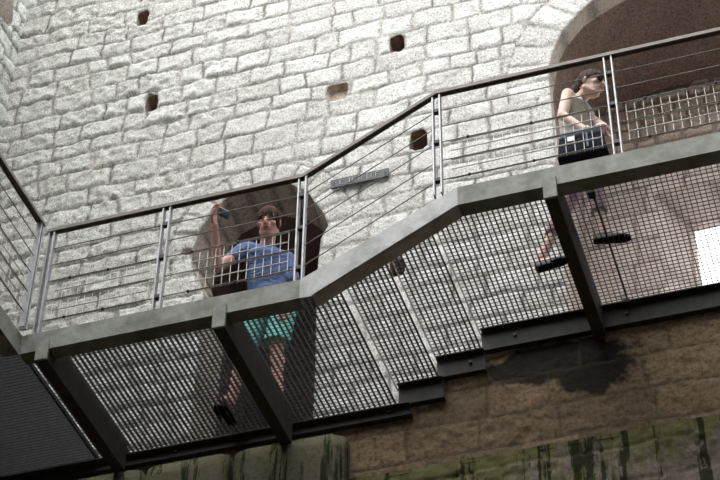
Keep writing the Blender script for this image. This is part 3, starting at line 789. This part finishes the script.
# --- man in the blue T-shirt
def man():
    hc = V(1.828,.945,1.527); R = rot_to((.10,-.90,-.42), .08)
    shR, shL = V(1.635,.99,1.345), V(1.915,1.13,1.285)
    elR, wrR = V(1.468,.865,1.10), V(1.505,.665,1.335)
    elL, wrL = V(1.965,1.19,1.01), V(1.95,1.09,.79)
    pel = V(1.775,1.20,.92)
    hipR, hipL = V(1.70,1.19,.88), V(1.88,1.22,.88)
    knR, knL = V(1.61,1.14,.48), V(1.87,1.13,.48)
    anR, anL = V(1.50,1.235,.085), V(1.87,1.22,.085)
    lat = (shL-shR); lat.z = 0; lat.normalize()
    bm = bmesh.new()
    P = head_shapes(bm, hc, R, 1.08)
    mid = (shR+shL)/2
    capsule(bm, P(0,.022,-.06), mid+V(0,-.005,.03), .054, .062)
    loft(bm, [(pel-V(0,0,.06),.15,.105),(pel+V(0,0,.06),.148,.105),(pel*.6+mid*.4,.135,.10),(pel*.3+mid*.7,.145,.105),(mid-V(0,0,.04),.14,.095),(mid+V(0,0,.02),.10,.07)], lat)
    capsule(bm, mid, shR, .06, .056); capsule(bm, mid, shL, .06, .056)
    capsule(bm, shR, elR, .052, .042); capsule(bm, elR, wrR, .042, .029)
    capsule(bm, shL, elL, .052, .042); capsule(bm, elL, wrL, .042, .029)
    for h_, k_, a_ in ((hipR,knR,anR),(hipL,knL,anL)):
        capsule(bm, h_, k_, .083, .055); capsule(bm, k_, a_, .055, .038)
        ca = k_+(a_-k_)*.32+V(0,.018,0); ellipsoid(bm, ca, (.054,.056,.11))
        f = a_-V(0,0,.045); capsule(bm, f, f+V(0,-.12,-.005), .036, .03)
    hand(bm, wrR, (.06,-.40,.92), (.95,-.2,.05), .20, .70, -1)
    hand(bm, wrL, (-.05,-.1,-1), (-.9,.3,0), .18, .35, -1)
    body = link('person', fuse(bm, .0058, 4), M['skin'], base=(1.79,1.2,0))
    tag(body, 'person in blue T-shirt and teal shorts raising a small camera in one hand', 'person')
    face_parts(body, P, R, 1.08)
    obj('hair', cap_hair(P, R, 1.08, .030, 3, -.09, -.045), M['hair'], body, smooth=True)
    # T-shirt
    bm = bmesh.new()
    loft(bm, [(pel-V(0,0,.055),.172,.132),(pel+V(0,-.005,.02),.170,.130),(pel*.6+mid*.4,.160,.12),(pel*.3+mid*.7,.162,.125),(mid-V(0,0,.045),.155,.113),(mid+V(0,0,.03),.105,.088),(mid+V(0,-.004,.048),.074,.072)], lat)
    capsule(bm, mid+V(0,0,-.01), shR, .075, .072); capsule(bm, mid+V(0,0,-.01), shL, .075, .072)
    capsule(bm, shR, shR+(elR-shR)*.42, .071, .060); capsule(bm, shL, shL+(elL-shL)*.62, .071, .066)
    link('t_shirt', fuse(bm, .0075, 5), M['tee'], body)
    bm = bmesh.new()
    loft(bm, [(pel-V(0,0,.14),.172,.125),(pel-V(0,0,.03),.174,.128),(pel+V(0,0,.04),.165,.12)], lat)
    for h_, k_ in ((hipR,knR),(hipL,knL)):
        k2 = h_+(k_-h_)*1.02
        loft(bm, [(k2,.098,.098),(h_*.5+k2*.5,.100,.102),(h_,.10,.115)], lat, 20, 2)
    link('shorts', fuse(bm, .008, 4), M['teal'], body)
    shoe('shoe', (1.49,1.37,.002), (1.43,1.20-.07,.002), body); shoe('shoe', (1.875,1.30,.002), (1.885,1.04,.002), body)
    # camera held up in the right hand: a thing of its own
    Rc = rot_to((.80,-.55,-.2)); cc = wrR+V(.088,-.06,.055)
    def cb(bm, x0, x1, y0, y1, z0, z1, bev):
        q = bmesh.new(); box(q, x0, x1, y0, y1, z0, z1); bevel_all(q, bev, 2)
        bmesh.ops.transform(q, matrix=Matrix.Translation(cc) @ Rc.to_4x4(), verts=q.verts[:]); return q
    cam = tag(obj('camera', cb(None, -.05,.05,-.012,.012,-.03,.03,.005), M['camblack']), "small black compact camera in the raised hand", 'camera')
    obj('screen', cb(None, -.034,.034,-.0145,-.0118,-.021,.021,.001), M['camblue'], cam)
    q = bmesh.new(); bmesh.ops.create_cone(q, cap_ends=True, segments=20, radius1=.02, radius2=.018, depth=.022, matrix=Matrix.Translation((.0,.022,0)) @ Matrix.Rotation(-PI/2, 4, 'X'))
    bmesh.ops.transform(q, matrix=Matrix.Translation(cc) @ Rc.to_4x4(), verts=q.verts[:]); obj('lens', q, M['silver'], cam)
    obj('silver_top', cb(None, -.045,.045,-.010,.010,.0301,.0345,.0015), M['silver'], cam)
    return body
man()

# --- woman with sunglasses and a bag
def woman():
    hc = V(4.437,.60,1.893); R = rot_to((.93,-.26,-.24), .0)
    shR, shL = V(4.268,.555,1.795), V(4.345,.79,1.78)
    elR, wrR = V(4.225,.50,1.535), V(4.375,.475,1.325)
    elL, wrL = V(4.47,.72,1.56), V(4.475,.50,1.345)
    pel = V(4.245,.84,H+.86)
    hipR, hipL = V(4.265,.76,H+.82), V(4.245,.92,H+.82)
    # right (front) leg strides to the right, the left one trails
    knR, anR = V(4.36,.78,H+.46), V(4.385,.83,H+.085)
    knL, anL = V(4.10,.92,H+.46), V(3.915,.965,H+.10)
    lat = (shL-shR); lat.z = 0; lat.normalize()
    mid = (shR+shL)/2
    bm = bmesh.new(); P = head_shapes(bm, hc, R, 1.03, .9)
    capsule(bm, P(0,.030,-.065), mid+V(.01,0,.03), .046, .052)
    loft(bm, [(pel-V(0,0,.08),.155,.11),(pel,.155,.105),(pel*.65+mid*.35,.125,.088),(pel*.3+mid*.7,.145,.105),(mid-V(0,0,.05),.145,.09),(mid+V(0,0,.02),.10,.065)], lat)
    capsule(bm, mid, shR, .05, .048); capsule(bm, mid, shL, .05, .048)
    capsule(bm, shR, elR, .047, .038); capsule(bm, elR, wrR, .037, .025)
    capsule(bm, shL, elL, .047, .038); capsule(bm, elL, wrL, .037, .025)
    for h_, k_, a_ in ((hipR,knR,anR),(hipL,knL,anL)):
        capsule(bm, h_, k_, .080, .052); capsule(bm, k_, a_, .050, .035); ellipsoid(bm, k_+(a_-k_)*.3+V(-.015,0,0), (.052,.05,.10))
        f = a_-V(0,0,.05); capsule(bm, f, f+V(.11,-.005,-.005), .032, .026)
    hand(bm, wrR, (.80,-.05,-.55), (-.3,.0,-.8), .165, .55, -1, .074)
    hand(bm, wrL, (.70,-.35,-.55), (-.3,.0,-.8), .165, .55, 1, .074)
    body = link('person', fuse(bm, .0058, 4), M['skin2'], base=(4.22,.86,H))
    tag(body, 'person in cream top and dark sunglasses bending forward over a bag on the upper landing', 'person')
    face_parts(body, P, R, 1.03, eyes=False)
    # hair pulled back into a knot
    hb = cap_hair(P, R, 1.03, .062, 5, -.055); hair = obj('hair', hb, M['hair2'], body, smooth=True)
    bm = bmesh.new(); ellipsoid(bm, P(.0,.125,-.015), (.034,.036,.045), R)
    tube(bm, [P(0,.13,-.03), P(.01,.155,-.06), P(.015,.16,-.10)], [.026,.020,.006], 10); obj('hair_knot', bm, M['hair2'], hair, smooth=True)
    # sunglasses: worn by the person
    bm = bmesh.new(); side = lambda q: [P(q*.080,.02,.018), P(q*.079,-.03,.022), P(q*.062,-.078,.022), P(q*.034,-.098,.026)]
    tube(bm, side(-1) + [P(0,-.103,.022)] + side(1)[::-1], .004, 6); sg = obj('sunglasses', bm, M['strap'], body)
    for q in (-1, 1):
        bm = bmesh.new(); ellipsoid(bm, P(q*.034,-.090,.010), (.031,.011,.024), R @ Matrix.Rotation(q*.25, 3, 'Z'), 14, 10); obj('lens', bm, M['glass'], sg, smooth=True)
    # sleeveless top
    bm = bmesh.new()
    loft(bm, [(pel-V(0,0,.02),.165,.122),(pel*.65+mid*.35,.137,.10),(pel*.3+mid*.7,.152,.117),(mid-V(0,0,.055),.150,.102),(mid-V(0,0,.02),.112,.09)], lat)
    for q, s_ in ((shR, 1), (shL, -1)):
        p = mid+(q-mid)*.55; tube(bm, [p+V(.085,0,-.06), p+V(.045,0,.035), p+V(-.02,0,.052), p+V(-.075,0,.0), p+V(-.09,0,-.07)], .016, 8)
    link('top', fuse(bm, .007, 4), M['cream'], body)
    bm = bmesh.new()
    loft(bm, [(pel-V(0,0,.13),.168,.122),(pel-V(0,0,.02),.168,.120),(pel+V(0,0,.05),.152,.108)], lat)
    for h_, k_, a_ in ((hipR,knR,anR),(hipL,knL,anL)):
        e = k_+(a_-k_)*.52
        loft(bm, [(e,.058,.062),(k_,.068,.070),(h_*.45+k_*.55,.082,.088),(h_,.092,.105)], lat, 20, 2)
    link('trousers', fuse(bm, .008, 4), M['mauve'], body)
    shoe('shoe', (4.312,.80,H+.002), (4.572,.838,H+.002), body, .043, .07)
    shoe('shoe', (3.862,.985,H+.002), (4.105,.93,H+.002), body, .043, .075)
    # bag held in front
    bag = thing('handbag', "navy shoulder bag with blue-grey top and white tag, under two hands", 'bag', (4.36,.42,.985))
    def taper(x0, x1, xb0, xb1, y0, y1, z0, z1, bev):
        q = bmesh.new(); vs = box(q, x0, x1, y0, y1, z0, z1)
        for v in q.verts:
            if v.co.z > (z0+z1)/2: v.co.x = xb0 if v.co.x < (x0+x1)/2 else xb1
        bmesh.ops.subdivide_edges(q, edges=q.edges[:], cuts=2, use_grid_fill=True)
        for v in q.verts:
            ux = (v.co.x-(x0+x1)/2)/((x1-x0)/2); uz = (v.co.z-(z0+z1)/2)/((z1-z0)/2); v.co.y += (-.02 if v.co.y < (y0+y1)/2 else .02)*max(0, 1-ux*ux)*max(0, 1-uz*uz)
        bmesh.ops.bevel(q, geom=[e for e in q.edges if e.calc_face_angle(0) > .6], offset=bev, segments=2, affect='EDGES', profile=.6)
        return q
    obj('body', taper(4.180,4.540,4.205,4.515, .37,.47, .985,1.165, .018), M['navy'], bag, smooth=True)
    obj('flap', taper(4.203,4.518,4.225,4.498, .362,.478, 1.155,1.225, .012), M['bagblue'], bag, smooth=True)
    bm = bmesh.new(); box(bm, 4.268,4.322,.344,.352, 1.10,1.15); bevel_all(bm, .003); obj('tag', bm, M['white'], bag)
    bm = bmesh.new(); box(bm, 4.40,4.415,.345,.352, 1.02,1.16); bevel_all(bm, .002); obj('zip_strip', bm, M['bagblue'], bag)
    bm = bmesh.new()
    pts = [V(4.47,.44,1.215), V(4.44,.53,1.40), V(4.40,.53,1.58), V(4.375,.58,1.75), V(4.335,.66,1.852), V(4.27,.66,1.84), V(4.20,.66,1.7), V(4.14,.60,1.45), V(4.50,.43,1.28)][:7]
    tube(bm, pts, .008, 6); obj('strap', bm, M['strap'], bag)
    return body
woman()

# ------------------------------------------------------------------ sky, light, camera
w = bpy.data.worlds.new('overcast_sky'); SC.world = w; w.use_nodes = True
nt = w.node_tree; nt.nodes.clear()
o = nt.nodes.new('ShaderNodeOutputWorld'); b = nt.nodes.new('ShaderNodeBackground'); nt.links.new(b.outputs[0], o.inputs[0])
b.inputs[0].default_value = (.95,.98,1.0,1); b.inputs[1].default_value = 1.6
sl = bpy.data.lights.new('sun', 'SUN'); sl.energy = 1.0; sl.angle = math.radians(50); sl.color = (1,.98,.94)
so = bpy.data.objects.new('sun', sl); C.objects.link(so); so.location = (2,-4,9)
so.rotation_euler = Vector((.30,.55,-.78)).to_track_quat('-Z','Y').to_euler()

cam = bpy.data.cameras.new('camera_view'); co = bpy.data.objects.new('camera_view', cam); C.objects.link(co); SC.camera = co
F_PX, PITCH, ROLL, YAW = 1868.635237, 0.741530, 0.016180, -0.319778
cam.sensor_fit = 'HORIZONTAL'; cam.sensor_width = 36; cam.lens = F_PX/720*36; cam.clip_end = 200
fwd = Vector((math.sin(YAW)*math.cos(PITCH), math.cos(YAW)*math.cos(PITCH), math.sin(PITCH)))
right = Vector((math.cos(YAW), -math.sin(YAW), 0)); up = right.cross(fwd)
r_ = right*math.cos(ROLL)+up*math.sin(ROLL); u_ = -right*math.sin(ROLL)+up*math.cos(ROLL)
co.matrix_world = Matrix.Translation((5.77370, -8.74963, -8.19630)) @ Matrix((r_, u_, -fwd)).transposed().to_4x4()

vs = SC.view_settings; vs.view_transform = 'Standard'; vs.look = 'None'; vs.gamma = 1; vs.use_curve_mapping = False
vs.exposure = 1.28
